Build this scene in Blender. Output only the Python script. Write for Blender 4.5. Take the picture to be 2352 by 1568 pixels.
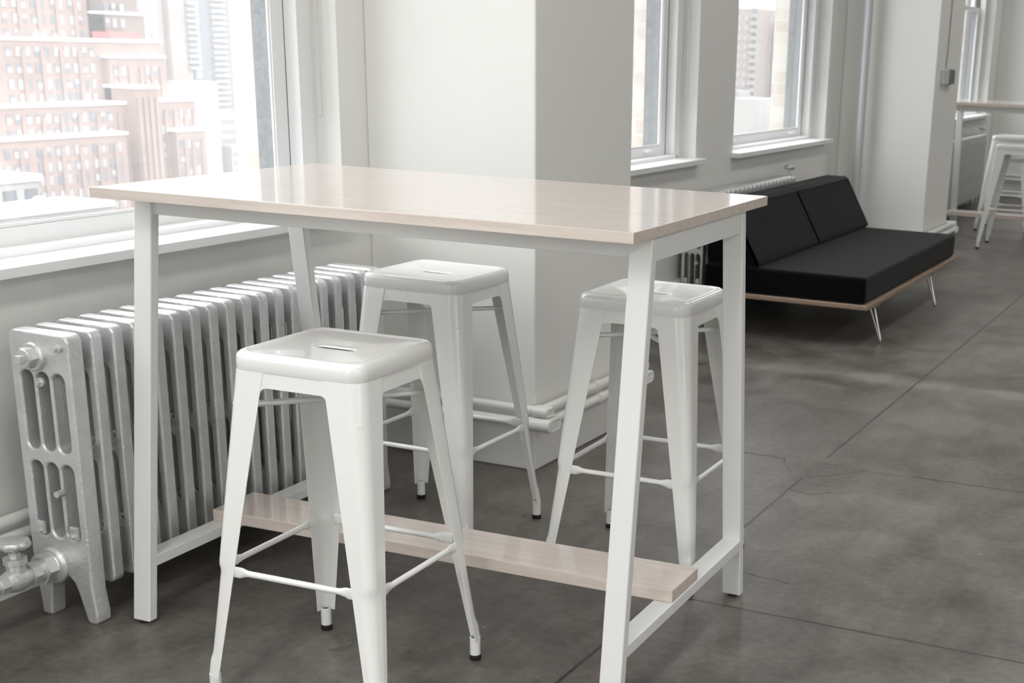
import bpy, bmesh, math, random
from mathutils import Vector, Matrix
random.seed(7)
PI = math.pi
sc = bpy.context.scene
for o in list(bpy.data.objects): bpy.data.objects.remove(o, do_unlink=True)
COL = sc.collection

# ------------------------------------------------------------------ camera
W, H = 2352, 1568
F_PX, PITCH, ROLL, YAW, CX, CY = 3196.163, .3134, .0339, -.3942, 1549.175, 1139.175
CAM_Z = 1.387
cam_d = bpy.data.cameras.new('camera'); cam = bpy.data.objects.new('camera', cam_d); COL.objects.link(cam)
_cy, _sy, _cp, _sp, _cr, _sr = math.cos(YAW), math.sin(YAW), math.cos(PITCH), math.sin(PITCH), math.cos(ROLL), math.sin(ROLL)
_f0 = Vector((_sy, _cy, 0)); _r0 = Vector((_cy, -_sy, 0)); _u0 = Vector((0, 0, 1))
fwd = _f0 * _cp - _u0 * _sp; up = _u0 * _cp + _f0 * _sp
rgt = _r0 * _cr + up * _sr; upv = up * _cr - _r0 * _sr
m = Matrix((rgt, upv, -fwd)).transposed().to_4x4(); m.translation = Vector((0, 0, CAM_Z))
cam.matrix_world = m
cam_d.sensor_width = 36; cam_d.sensor_fit = 'HORIZONTAL'; cam_d.lens = F_PX / W * 36
cam_d.shift_x = (W / 2 - CX) / W; cam_d.shift_y = (CY - H / 2) / W
cam_d.clip_start = .05; cam_d.clip_end = 3000
cam_d.dof.use_dof = True; cam_d.dof.focus_distance = 3.1; cam_d.dof.aperture_fstop = 9
sc.camera = cam

# ------------------------------------------------------------------ sky and exposure
SKY_HORIZON, SKY_ZENITH, BELOW = 2.15, 8.0, 1.2          # overcast: the zenith about three times the horizon
wd = bpy.data.worlds.new('overcast_sky'); sc.world = wd; wd.use_nodes = True
nt = wd.node_tree; bg = nt.nodes['Background']
_tc = nt.nodes.new('ShaderNodeTexCoord'); _sx = nt.nodes.new('ShaderNodeSeparateXYZ'); nt.links.new(_tc.outputs['Generated'], _sx.inputs[0])
_mr = nt.nodes.new('ShaderNodeMapRange'); _mr.inputs['To Min'].default_value = SKY_HORIZON; _mr.inputs['To Max'].default_value = SKY_ZENITH
nt.links.new(_sx.outputs['Z'], _mr.inputs['Value'])
_lo = nt.nodes.new('ShaderNodeMapRange'); _lo.inputs['From Min'].default_value = -.06; _lo.inputs['From Max'].default_value = 0
_lo.inputs['To Min'].default_value = BELOW / SKY_HORIZON; _lo.inputs['To Max'].default_value = 1; nt.links.new(_sx.outputs['Z'], _lo.inputs['Value'])
_mu = nt.nodes.new('ShaderNodeMath'); _mu.operation = 'MULTIPLY'; nt.links.new(_mr.outputs[0], _mu.inputs[0]); nt.links.new(_lo.outputs[0], _mu.inputs[1])
nt.links.new(_mu.outputs[0], bg.inputs['Strength']); bg.inputs['Color'].default_value = (.965, .985, 1, 1)
sc.view_settings.view_transform = 'Standard'; sc.view_settings.look = 'None'
sc.view_settings.exposure = .0; sc.view_settings.gamma = 1; sc.view_settings.use_curve_mapping = False
sc.cycles.max_bounces = 12; sc.cycles.diffuse_bounces = 8; sc.cycles.transparent_max_bounces = 12
sc.cycles.caustics_reflective = False; sc.cycles.caustics_refractive = False
sc.cycles.sample_clamp_indirect = 6; sc.cycles.volume_bounces = 1

XW = -2.80                       # face of the window wall
SILL, HEAD, CEIL = .831, 3.2, 3.6
WINDOWS = [(-3.2, -1.85), (-.55, 1.35), (1.93, 3.829), (5.16, 6.859), (7.40, 9.098), (10.60, 12.30), (12.84, 14.50)]
XR, YB, YF = 5.4, -3.4, 20.0        # the loft: right wall, back wall, far wall
RIGHT_FILL_WIN = [(-3.0, .6), (12.2, 13.2)]  # openings added out of view to let more sky light in
BACK_FILL_WIN = [(-2.5, -.3)]  # opening added behind the camera to brighten faces turned towards it
R0, R1 = .75, 3.35
for a, b, side in [(a, b, 'r') for a, b in RIGHT_FILL_WIN] + [(a, b, 'b') for a, b in BACK_FILL_WIN]:
    L = bpy.data.lights.new('daylight_portal', 'AREA'); L.shape = 'RECTANGLE'; L.size = b - a + .05; L.size_y = R1 - R0 + .05
    if side == 'b': L.size_y += .15
    if side == 'r': L.size, L.size_y = L.size_y, L.size
    L.cycles.is_portal = True; lo = bpy.data.objects.new('daylight_portal', L); COL.objects.link(lo)
    if side == 'r': lo.location = (XR + .2, (a + b) / 2, (R0 + R1) / 2); lo.rotation_euler = (0, PI / 2, 0)
    else: lo.location = ((a + b) / 2, YB - .2, (R0 + R1) / 2); lo.rotation_euler = (PI / 2, 0, 0)
for lx in (-.9, 2.6):                  # added unseen area lights below the ceiling, filling the dim room
    for ly in (-1.4, 2.6, 6.6, 10.6, 14.6):
        L = bpy.data.lights.new('added_ceiling_fill', 'AREA'); L.shape = 'RECTANGLE'; L.size = .5; L.size_y = 2.4; L.energy = 82 if ly < 0 else 21; L.color = (1, .985, .95)
        lo = bpy.data.objects.new('added_ceiling_fill', L); COL.objects.link(lo); lo.location = (lx, ly, 3.5)
for i, (a, b) in enumerate(WINDOWS):
    L = bpy.data.lights.new('daylight_portal', 'AREA'); L.shape = 'RECTANGLE'; L.size = HEAD - SILL + .1; L.size_y = b - a + .1
    L.cycles.is_portal = True
    lo = bpy.data.objects.new('daylight_portal', L); COL.objects.link(lo)
    lo.location = (-3.22, (a + b) / 2, (SILL + HEAD) / 2)
    lo.rotation_euler = (0, -PI / 2, 0)          # -Z of the lamp points to +X, into the room

# ------------------------------------------------------------------ materials
def mat(name, col, rough=.5, metal=0., coat=0., coat_rough=.05, spec=.5, bump=0., bump_scale=80., sheen=0., var=0., var_scale=6., coord='Object'):
    mt = bpy.data.materials.new(name); mt.use_nodes = True
    t = mt.node_tree; b = t.nodes['Principled BSDF']
    b.inputs['Base Color'].default_value = (*col, 1); b.inputs['Roughness'].default_value = rough
    b.inputs['Metallic'].default_value = metal; b.inputs['Coat Weight'].default_value = coat
    b.inputs['Coat Roughness'].default_value = coat_rough; b.inputs['Specular IOR Level'].default_value = spec
    if sheen:
        b.inputs['Sheen Weight'].default_value = sheen; b.inputs['Sheen Roughness'].default_value = .5
    tc = t.nodes.new('ShaderNodeTexCoord')
    if var:
        n = t.nodes.new('ShaderNodeTexNoise'); n.inputs['Scale'].default_value = var_scale; n.inputs['Detail'].default_value = 5
        t.links.new(tc.outputs[coord], n.inputs['Vector'])
        r = t.nodes.new('ShaderNodeMapRange'); r.inputs['From Min'].default_value = .3; r.inputs['From Max'].default_value = .7
        r.inputs['To Min'].default_value = 1 - var; r.inputs['To Max'].default_value = 1 + var
        t.links.new(n.outputs['Fac'], r.inputs['Value'])
        mx = t.nodes.new('ShaderNodeVectorMath'); mx.operation = 'SCALE'; mx.inputs[0].default_value = col
        t.links.new(r.outputs['Result'], mx.inputs['Scale']); t.links.new(mx.outputs['Vector'], b.inputs['Base Color'])
    if bump:
        n = t.nodes.new('ShaderNodeTexNoise'); n.inputs['Scale'].default_value = bump_scale; n.inputs['Detail'].default_value = 4
        t.links.new(tc.outputs[coord], n.inputs['Vector'])
        bp = t.nodes.new('ShaderNodeBump'); bp.inputs['Strength'].default_value = bump; bp.inputs['Distance'].default_value = .004
        t.links.new(n.outputs['Fac'], bp.inputs['Height']); t.links.new(bp.outputs['Normal'], b.inputs['Normal'])
    return mt

M = {}
M['wall'] = mat('white_wall_paint', (.80, .80, .775), .55, bump=.12, bump_scale=55)
M['ceil'] = mat('white_ceiling_paint', (.82, .82, .81), .7)
M['trim'] = mat('white_gloss_trim_paint', (.84, .845, .85), .35, bump=.10, bump_scale=40)
M['stool'] = mat('white_powder_coat_gloss', (.86, .87, .855), .28, coat=1., coat_rough=.03, bump=.012, bump_scale=12)
M['frame'] = mat('white_satin_powder_coat', (.80, .81, .80), .38, bump=.03, bump_scale=300)
M['silver'] = mat('aluminium_radiator_paint', (.70, .71, .715), .38, metal=.6, bump=.35, bump_scale=120, var=.06, var_scale=30)
M['pipe'] = mat('white_pipe_paint', (.76, .76, .74), .4, bump=.3, bump_scale=40)
M['riser'] = mat('silver_grey_pipe_paint', (.55, .57, .59), .4, metal=.3, bump=.1, bump_scale=60)
M['black'] = mat('black_rubber', (.012, .012, .012), .6)
M['dark_hole'] = mat('dark_steel_inside', (.03, .03, .03), .7)
M['chrome'] = mat('polished_steel_rod', (.72, .71, .68), .25, metal=1)
M['fabric'] = mat('near_black_wool_fabric', (.0016, .0016, .0028), .95, spec=.05, bump=.6, bump_scale=500, sheen=.11, var=.25, var_scale=250)
M['grey_frame'] = mat('weathered_grey_exterior_paint', (.165, .178, .188), .6, bump=.5, bump_scale=60, var=.18, var_scale=30)
M['street'] = mat('slushy_street_grey', (.25, .25, .255), .8)
M['snow'] = mat('fresh_snow', (.85, .87, .90), .8)
M['plastic'] = mat('pale_grey_plastic', (.60, .60, .57), .4)
M['dark_plastic'] = mat('smoked_grey_plastic', (.16, .17, .17), .2)
M['cable'] = mat('grey_cable_sheath', (.30, .30, .29), .5)
M['chain'] = mat('pale_steel_beads', (.62, .61, .58), .3, metal=.6)
M['roller'] = mat('white_blind_cloth', (.8, .8, .78), .8)

def N(t, kind, **k):
    n = t.nodes.new(kind)
    for a, b in k.items(): setattr(n, a, b)
    return n
def mth(t, op, a, b=None, c=None, clamp=False):
    n = t.nodes.new('ShaderNodeMath'); n.operation = op; n.use_clamp = clamp
    for i, v in enumerate((a, b, c)):
        if v is None: continue
        if isinstance(v, (int, float)): n.inputs[i].default_value = v
        else: t.links.new(v, n.inputs[i])
    return n.outputs[0]

def wood(name, base, dark, axis_scale, rough, coat, ring=.5):
    mt = bpy.data.materials.new(name); mt.use_nodes = True; t = mt.node_tree; b = t.nodes['Principled BSDF']
    tc = N(t, 'ShaderNodeTexCoord'); mp = N(t, 'ShaderNodeMapping'); mp.inputs['Scale'].default_value = axis_scale
    t.links.new(tc.outputs['Object'], mp.inputs['Vector'])
    n1 = N(t, 'ShaderNodeTexNoise'); n1.inputs['Scale'].default_value = 3.0; n1.inputs['Detail'].default_value = 6; n1.inputs['Distortion'].default_value = .6
    n2 = N(t, 'ShaderNodeTexNoise'); n2.inputs['Scale'].default_value = 18.0; n2.inputs['Detail'].default_value = 4
    t.links.new(mp.outputs[0], n1.inputs['Vector']); t.links.new(mp.outputs[0], n2.inputs['Vector'])
    s = mth(t, 'ADD', mth(t, 'MULTIPLY', n1.outputs['Fac'], .65), mth(t, 'MULTIPLY', n2.outputs['Fac'], .35))
    cr = N(t, 'ShaderNodeValToRGB'); cr.color_ramp.elements[0].position = .36; cr.color_ramp.elements[1].position = .62
    cr.color_ramp.elements[0].color = (*dark, 1); cr.color_ramp.elements[1].color = (*base, 1)
    t.links.new(s, cr.inputs[0]); t.links.new(cr.outputs[0], b.inputs['Base Color'])
    b.inputs['Roughness'].default_value = rough; b.inputs['Coat Weight'].default_value = coat; b.inputs['Coat Roughness'].default_value = .09
    return mt
M['maple'] = wood('whitewashed_maple', (.76, .675, .615), (.665, .575, .52), (1.2, 22, 22), .42, 1.)
M['oak'] = wood('oiled_oak_plywood', (.36, .26, .20), (.25, .175, .13), (10, 1, 60), .5, .1)

def brick(name, c1, c2, c3, mortar, scale_xy, axis='YZ'):
    mt = bpy.data.materials.new(name); mt.use_nodes = True; t = mt.node_tree; b = t.nodes['Principled BSDF']
    tc = N(t, 'ShaderNodeTexCoord'); sx = N(t, 'ShaderNodeSeparateXYZ'); t.links.new(tc.outputs['Object'], sx.inputs[0])
    cb = N(t, 'ShaderNodeCombineXYZ')
    t.links.new(mth(t, 'ADD', sx.outputs[0], sx.outputs[1]), cb.inputs[0]); t.links.new(sx.outputs[2], cb.inputs[1])
    br = N(t, 'ShaderNodeTexBrick'); br.inputs['Scale'].default_value = 1
    br.inputs['Brick Width'].default_value = scale_xy[0]; br.inputs['Row Height'].default_value = scale_xy[1]; br.inputs['Mortar Size'].default_value = .006
    br.inputs['Color1'].default_value = (*c1, 1); br.inputs['Color2'].default_value = (*c2, 1); br.inputs['Mortar'].default_value = (*mortar, 1)
    br.inputs['Bias'].default_value = -.3
    t.links.new(cb.outputs[0], br.inputs['Vector'])
    n = N(t, 'ShaderNodeTexNoise'); n.inputs['Scale'].default_value = 7; t.links.new(tc.outputs['Object'], n.inputs['Vector'])
    mx = N(t, 'ShaderNodeMix', data_type='RGBA'); mx.inputs[7].default_value = (*c3, 1)
    t.links.new(mth(t, 'MULTIPLY', mth(t, 'SUBTRACT', n.outputs['Fac'], .45, clamp=True), 2.0), mx.inputs[0]); t.links.new(br.outputs['Color'], mx.inputs[6])
    t.links.new(mx.outputs[2], b.inputs['Base Color']); b.inputs['Roughness'].default_value = .85
    return mt
M['brick'] = brick('cream_and_buff_brick', (.66, .63, .57), (.50, .41, .34), (.69, .66, .61), (.64, .62, .59), (.21, .078))

def facade(name, col, stripe=0.):
    mt = mat(name, col, .85, var=.10, var_scale=.12)
    return mt
M['redbrick'] = facade('rosy_brick_facade', (0.219, 0.155, 0.134))
M['darkbrick'] = facade('brown_brick_facade', (0.155, 0.119, 0.105))
M['palebrick'] = facade('pale_pink_brick_facade', (0.228, 0.189, 0.176))
M['bluegrey'] = facade('blue_grey_concrete_facade', (0.114, 0.123, 0.141))
M['palestone'] = facade('pale_stone_facade', (0.228, 0.224, 0.219))
M['whitestone'] = facade('white_stone_facade', (0.291, 0.287, 0.273))
M['winglass'] = mat('distant_window_glass', (.12, .125, .14), .3)
M['winblind'] = mat('distant_window_blind', (.25, .255, .255), .7)
M['redpaint'] = mat('faded_red_sheet_metal', (.33, .09, .085), .6)
M['leaf'] = mat('frosted_dark_foliage', (.10, .125, .105), .9, var=.4, var_scale=2)
M['bark'] = mat('dark_bark', (.08, .07, .06), .9)

# glass with a film of city dirt and dried drops
def glass(name, film, drops):
    mt = bpy.data.materials.new(name); mt.use_nodes = True; t = mt.node_tree
    for n in list(t.nodes):
        if n.type != 'OUTPUT_MATERIAL': t.nodes.remove(n)
    out = [n for n in t.nodes if n.type == 'OUTPUT_MATERIAL'][0]
    tr = N(t, 'ShaderNodeBsdfTransparent'); gl = N(t, 'ShaderNodeBsdfGlossy'); gl.inputs['Roughness'].default_value = .01
    tl = N(t, 'ShaderNodeBsdfTranslucent'); tl.inputs['Color'].default_value = (.93, .93, .93, 1)
    tc = N(t, 'ShaderNodeTexCoord')
    n1 = N(t, 'ShaderNodeTexNoise'); n1.inputs['Scale'].default_value = 2.2; n1.inputs['Detail'].default_value = 5
    t.links.new(tc.outputs['Object'], n1.inputs['Vector'])
    vo = N(t, 'ShaderNodeTexVoronoi'); vo.inputs['Scale'].default_value = 110; t.links.new(tc.outputs['Object'], vo.inputs['Vector'])
    dot = mth(t, 'MULTIPLY', mth(t, 'LESS_THAN', vo.outputs['Distance'], .16), mth(t, 'GREATER_THAN', n1.outputs['Fac'], .52))
    fac = mth(t, 'ADD', mth(t, 'MULTIPLY_ADD', mth(t, 'SUBTRACT', n1.outputs['Fac'], .5), film * .9, film), mth(t, 'MULTIPLY', dot, drops), clamp=True)
    m1 = N(t, 'ShaderNodeMixShader'); t.links.new(fac, m1.inputs[0]); t.links.new(tr.outputs[0], m1.inputs[1]); t.links.new(tl.outputs[0], m1.inputs[2])
    fr = N(t, 'ShaderNodeFresnel'); ge = N(t, 'ShaderNodeNewGeometry')
    t.links.new(mth(t, 'MULTIPLY_ADD', ge.outputs['Backfacing'], 1 / 1.45 - 1.45, 1.45), fr.inputs['IOR'])   # thin pane: same reflectance on both faces
    m2 = N(t, 'ShaderNodeMixShader'); t.links.new(mth(t, 'MULTIPLY', fr.outputs[0], 1.0), m2.inputs[0]); t.links.new(m1.outputs[0], m2.inputs[1]); t.links.new(gl.outputs[0], m2.inputs[2])
    t.links.new(m2.outputs[0], out.inputs['Surface'])
    return mt
M['glass'] = glass('dirty_window_glass', .03, .16)
M['clear'] = glass('clean_window_glass', .02, 0)

def floor_material():
    mt = bpy.data.materials.new('polished_concrete'); mt.use_nodes = True; t = mt.node_tree; b = t.nodes['Principled BSDF']
    tc = N(t, 'ShaderNodeTexCoord'); P = tc.outputs['Object']
    def noise(s, d=5, dist=0.):
        n = N(t, 'ShaderNodeTexNoise'); n.inputs['Scale'].default_value = s; n.inputs['Detail'].default_value = d; n.inputs['Distortion'].default_value = dist
        t.links.new(P, n.inputs['Vector']); return n
    wob = noise(9, 4)
    off = N(t, 'ShaderNodeVectorMath', operation='SUBTRACT'); t.links.new(wob.outputs['Color'], off.inputs[0]); off.inputs[1].default_value = (.5, .5, .5)
    def pert(amount):
        s = N(t, 'ShaderNodeVectorMath', operation='SCALE'); t.links.new(off.outputs[0], s.inputs[0]); s.inputs['Scale'].default_value = amount
        a = N(t, 'ShaderNodeVectorMath', operation='ADD'); t.links.new(P, a.inputs[0]); t.links.new(s.outputs[0], a.inputs[1]); return a.outputs[0]
    Pj, Pc = pert(.010), pert(.035)
    def seg(P_, a, b_):
        d = N(t, 'ShaderNodeVectorMath', operation='SUBTRACT'); t.links.new(P_, d.inputs[0]); d.inputs[1].default_value = (*a, 0)
        ab = Vector((*b_, 0)) - Vector((*a, 0))
        dt = N(t, 'ShaderNodeVectorMath', operation='DOT_PRODUCT'); t.links.new(d.outputs[0], dt.inputs[0]); dt.inputs[1].default_value = ab
        h = mth(t, 'DIVIDE', dt.outputs['Value'], ab.length_squared, clamp=True)
        s = N(t, 'ShaderNodeVectorMath', operation='SCALE'); s.inputs[0].default_value = ab; t.links.new(h, s.inputs['Scale'])
        e = N(t, 'ShaderNodeVectorMath', operation='SUBTRACT'); t.links.new(d.outputs[0], e.inputs[0]); t.links.new(s.outputs[0], e.inputs[1])
        l = N(t, 'ShaderNodeVectorMath', operation='LENGTH'); t.links.new(e.outputs[0], l.inputs[0]); return l.outputs['Value']
    def mn(L):
        o = L[0]
        for x in L[1:]: o = mth(t, 'MINIMUM', o, x)
        return o
    def line(dist, w, soft):
        r = N(t, 'ShaderNodeMapRange'); r.inputs['From Min'].default_value = w; r.inputs['From Max'].default_value = w + soft
        r.inputs['To Min'].default_value = 1; r.inputs['To Max'].default_value = 0; t.links.new(dist, r.inputs['Value']); return r.outputs[0]
    joints = mn([seg(Pj, (-1.337, -4), (-1.337, 4.35)), seg(Pj, (-1.337, 4.62), (-1.337, 20)), seg(Pj, (-2.8, 3.163), (3, 3.165)), seg(Pj, (-2.6, 4.54), (-1.47, 4.545)),
                 seg(Pj, (-1.0, 4.55), (4, 4.58)), seg(Pj, (-1.337, 7.36), (4, 7.36)), seg(Pj, (-2.8, 8.75), (4, 8.75)), seg(Pj, (-2.8, 11.5), (4, 11.5)), seg(Pj, (.05, -4), (.05, 20)), seg(Pj, (-2.8, 1.77), (3, 1.77))])
    cracks = mn([seg(Pc, (-1.474, 4.543), (-1.451, 4.476)), seg(Pc, (-1.451, 4.476), (-1.394, 4.388)), seg(Pc, (-1.394, 4.388), (-1.343, 4.348)), seg(Pc, (-1.343, 4.348), (-1.249, 4.44)),
                 seg(Pc, (-1.249, 4.44), (-1.171, 4.537)), seg(Pc, (-1.332, 4.555), (-1.171, 4.537)), seg(Pc, (-1.171, 4.537), (-.86, 4.559)), seg(Pc, (-1.343, 4.21), (-1.255, 4.177)),
                 seg(Pc, (-1.255, 4.177), (-1.204, 4.243)), seg(Pc, (-2.223, 5.426), (-2.1, 5.37)), seg(Pc, (-1.26, 3.42), (-1.06, 3.39))])
    jn = line(joints, .0030, .0035); cn = line(cracks, .0017, .0025)
    fade = mth(t, 'MULTIPLY_ADD', noise(3.3, 3).outputs['Fac'], .9, .42, clamp=True)
    jmask = mth(t, 'MAXIMUM', mth(t, 'MULTIPLY', jn, fade), mth(t, 'MULTIPLY', cn, .95))
    pale = mth(t, 'MULTIPLY', line(seg(pert(.10), (-2.8, 5.95), (4, 5.96)), .018, .11), noise(6, 4).outputs['Fac'])
    big, mid, fine, grain = noise(.75, 4, .8), noise(4.2, 7, .7), noise(38, 6), noise(260, 3)
    streak_map = N(t, 'ShaderNodeMapping'); streak_map.inputs['Scale'].default_value = (9, 2.2, 1); t.links.new(P, streak_map.inputs['Vector'])
    stk = N(t, 'ShaderNodeTexNoise'); stk.inputs['Scale'].default_value = 1.6; stk.inputs['Detail'].default_value = 6; t.links.new(streak_map.outputs[0], stk.inputs['Vector'])
    v = mth(t, 'ADD', mth(t, 'MULTIPLY', big.outputs['Fac'], .30), mth(t, 'ADD', mth(t, 'MULTIPLY', mid.outputs['Fac'], .34), mth(t, 'ADD', mth(t, 'MULTIPLY', fine.outputs['Fac'], .20), mth(t, 'MULTIPLY', stk.outputs['Fac'], .16))))
    v = mth(t, 'ADD', v, mth(t, 'MULTIPLY', mth(t, 'SUBTRACT', grain.outputs['Fac'], .53), .28))
    v = mth(t, 'ADD', v, mth(t, 'MULTIPLY', pale, .30))
    cr = N(t, 'ShaderNodeValToRGB'); e = cr.color_ramp.elements
    e[0].position = .36; e[0].color = (.062, .053, .044, 1); e[1].position = .66; e[1].color = (.232, .216, .198, 1)
    k = e.new(.5); k.color = (.138, .124, .111, 1)
    t.links.new(v, cr.inputs[0])
    # scuffs and small dark spots
    vo = N(t, 'ShaderNodeTexVoronoi'); vo.inputs['Scale'].default_value = 3.1; t.links.new(pert(.22), vo.inputs['Vector'])
    spot = mth(t, 'MULTIPLY', mth(t, 'LESS_THAN', vo.outputs['Distance'], .075), .35)
    vs = N(t, 'ShaderNodeTexVoronoi'); vs.inputs['Scale'].default_value = 9; t.links.new(P, vs.inputs['Vector'])
    chip = mth(t, 'MULTIPLY', mth(t, 'LESS_THAN', vs.outputs['Distance'], .025), mth(t, 'GREATER_THAN', mid.outputs['Fac'], .52))
    dk = N(t, 'ShaderNodeMix', data_type='RGBA'); dk.inputs[7].default_value = (.028, .025, .022, 1)
    t.links.new(mth(t, 'MAXIMUM', mth(t, 'MULTIPLY', jmask, .85), spot), dk.inputs[0]); t.links.new(cr.outputs[0], dk.inputs[6])
    lt = N(t, 'ShaderNodeMix', data_type='RGBA'); lt.inputs[7].default_value = (.5, .49, .47, 1)
    t.links.new(chip, lt.inputs[0]); t.links.new(dk.outputs[2], lt.inputs[6])
    t.links.new(lt.outputs[2], b.inputs['Base Color'])
    t.links.new(mth(t, 'MULTIPLY_ADD', mid.outputs['Fac'], .22, .26), b.inputs['Roughness'])
    b.inputs['Specular IOR Level'].default_value = .42
    hgt = mth(t, 'SUBTRACT', mth(t, 'MULTIPLY', fine.outputs['Fac'], .25), jmask)
    bp = N(t, 'ShaderNodeBump'); bp.inputs['Strength'].default_value = .25; bp.inputs['Distance'].default_value = .003
    t.links.new(hgt, bp.inputs['Height']); t.links.new(bp.outputs[0], b.inputs['Normal'])
    return mt
M['floor'] = floor_material()

# ------------------------------------------------------------------ mesh helpers
class MB:
    def __init__(s): s.bm = bmesh.new(); s.flat = False
    def hexa(s, v, bev=0., seg=2, mi=0):
        """8 corners: 4 of the bottom loop, then 4 of the top loop"""
        vs = [s.bm.verts.new(p) for p in v]
        fs = [s.bm.faces.new([vs[i] for i in f]) for f in ((3, 2, 1, 0), (4, 5, 6, 7), (0, 1, 5, 4), (1, 2, 6, 5), (2, 3, 7, 6), (3, 0, 4, 7))]
        for f in fs: f.material_index = mi
        if bev:
            s.flat = True; es = list({e for f in fs for e in f.edges})
            r = bmesh.ops.bevel(s.bm, geom=es, offset=bev, segments=seg, affect='EDGES', profile=.5)
            for f in r['faces']: f.material_index = mi
        return s
    def box(s, x0, x1, y0, y1, z0, z1, bev=0., seg=2, mi=0):
        return s.hexa([(x0, y0, z0), (x1, y0, z0), (x1, y1, z0), (x0, y1, z0), (x0, y0, z1), (x1, y0, z1), (x1, y1, z1), (x0, y1, z1)], bev, seg, mi)
    def rings(s, rings, closed=True, cap0=False, cap1=False, mi=0):
        R = [[s.bm.verts.new(p) for p in r] for r in rings]
        n = len(R[0])
        for a, b in zip(R, R[1:]):
            for i in range(n if closed else n - 1):
                j = (i + 1) % n
                f = s.bm.faces.new((a[i], a[j], b[j], b[i])); f.material_index = mi
        if cap0: f = s.bm.faces.new(R[0][::-1]); f.material_index = mi
        if cap1: f = s.bm.faces.new(R[-1]); f.material_index = mi
        return s
    def tube(s, pts, r, n=16, cap=True, mi=0):
        pts = [Vector(p) for p in pts]; rr = r if isinstance(r, (list, tuple)) else [r] * len(pts)
        T = []
        for i in range(len(pts)):
            a = (pts[i] - pts[i - 1]).normalized() if i else None
            b = (pts[i + 1] - pts[i]).normalized() if i < len(pts) - 1 else None
            T.append(((a or b) + (b or a)).normalized())
        ref = Vector((0, 0, 1)) if abs(T[0].z) < .9 else Vector((1, 0, 0))
        u = T[0].cross(ref).normalized(); rings = []
        for i, p in enumerate(pts):
            u = (u - T[i] * u.dot(T[i])).normalized(); v = T[i].cross(u)
            k = 1.
            if 0 < i < len(pts) - 1:
                c = T[i].dot((pts[i + 1] - pts[i]).normalized()); k = 1 / max(c, .5)
            bend = None
            if k > 1.001:
                a = (pts[i] - pts[i - 1]).normalized(); b = (pts[i + 1] - pts[i]).normalized(); bend = (b - a).normalized()
            ring = []
            for q in range(n):
                o = (u * math.cos(2 * PI * q / n) + v * math.sin(2 * PI * q / n)) * rr[i]
                if bend: o += bend * o.dot(bend) * (k - 1)
                ring.append(p + o)
            rings.append(ring)
        return s.rings(rings, True, cap, cap, mi)
    def lathe(s, prof, origin, axis=(0, 0, 1), n=28, mi=0):
        """prof: (radius, height along axis)"""
        a = Vector(axis).normalized(); ref = Vector((0, 0, 1)) if abs(a.z) < .9 else Vector((1, 0, 0))
        u = a.cross(ref).normalized(); v = a.cross(u); o = Vector(origin)
        return s.rings([[o + a * h + (u * math.cos(2 * PI * q / n) + v * math.sin(2 * PI * q / n)) * max(r, 1e-4) for q in range(n)] for r, h in prof], True, True, True, mi)
    def build(s, name, mats, parent=None, smooth=35, loc=None):
        bmesh.ops.recalc_face_normals(s.bm, faces=s.bm.faces)
        me = bpy.data.meshes.new(name); s.bm.to_mesh(me); s.bm.free()
        o = link(name, me, mats, parent, smooth, loc)
        if s.flat and smooth: weighted(o)
        return o
def weighted(o):
    w = o.modifiers.new('flat_faces', 'WEIGHTED_NORMAL'); w.weight = 100; w.keep_sharp = True
def link(name, me, mats, parent=None, smooth=35, loc=None):
    for mm in (mats if isinstance(mats, (list, tuple)) else [mats]): me.materials.append(mm)
    if smooth:
        me.polygons.foreach_set('use_smooth', [True] * len(me.polygons)); me.set_sharp_from_angle(angle=math.radians(smooth))
    o = bpy.data.objects.new(name, me); COL.objects.link(o)
    if parent: o.parent = parent
    if loc: o.location = loc
    return o
def tag(o, label, cat, group=None, kind=None):
    o['label'] = label; o['category'] = cat
    if group: o['group'] = group
    if kind: o['kind'] = kind
    return o
def thing(name, label, cat, loc=(0, 0, 0), rz=0., group=None, kind=None):
    o = bpy.data.objects.new(name, None); COL.objects.link(o); o.empty_display_size = .1
    o.location = loc; o.rotation_euler = (0, 0, rz)
    return tag(o, label, cat, group, kind)
def dup(root, loc, rz, label=None):
    r = root.copy(); COL.objects.link(r); r.location = loc; r.rotation_euler = (0, 0, rz)
    if label: r['label'] = label
    for ch in list(root.children):
        c = ch.copy(); COL.objects.link(c); c.parent = r
        for g in list(ch.children):
            d = g.copy(); COL.objects.link(d); d.parent = c
    return r
def solidify(o, t, off=-1.):
    md = o.modifiers.new('sheet', 'SOLIDIFY'); md.thickness = t; md.offset = off
    es = o.modifiers.new('crisp_rim', 'EDGE_SPLIT'); es.split_angle = math.radians(45); return o
def curve_plate(outer, holes, depth, bevel, res=2):
    """flat 2D outline with holes (local x right, y up) -> mesh of thickness depth along z, rounded edges"""
    cu = bpy.data.curves.new('plate', 'CURVE'); cu.dimensions = '2D'; cu.fill_mode = 'BOTH'
    cu.extrude = max(depth / 2 - bevel, 1e-4); cu.bevel_depth = bevel; cu.bevel_resolution = res; cu.offset = -bevel
    for poly in [outer] + holes:
        sp = cu.splines.new('POLY'); sp.points.add(len(poly) - 1); sp.use_cyclic_u = True
        for q, p in zip(sp.points, poly): q.co = (p[0], p[1], 0, 1)
    ob = bpy.data.objects.new('plate', cu); COL.objects.link(ob)
    dg = bpy.context.evaluated_depsgraph_get()
    me = bpy.data.meshes.new_from_object(ob.evaluated_get(dg)); bpy.data.objects.remove(ob); bpy.data.curves.remove(cu)
    return me
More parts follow.
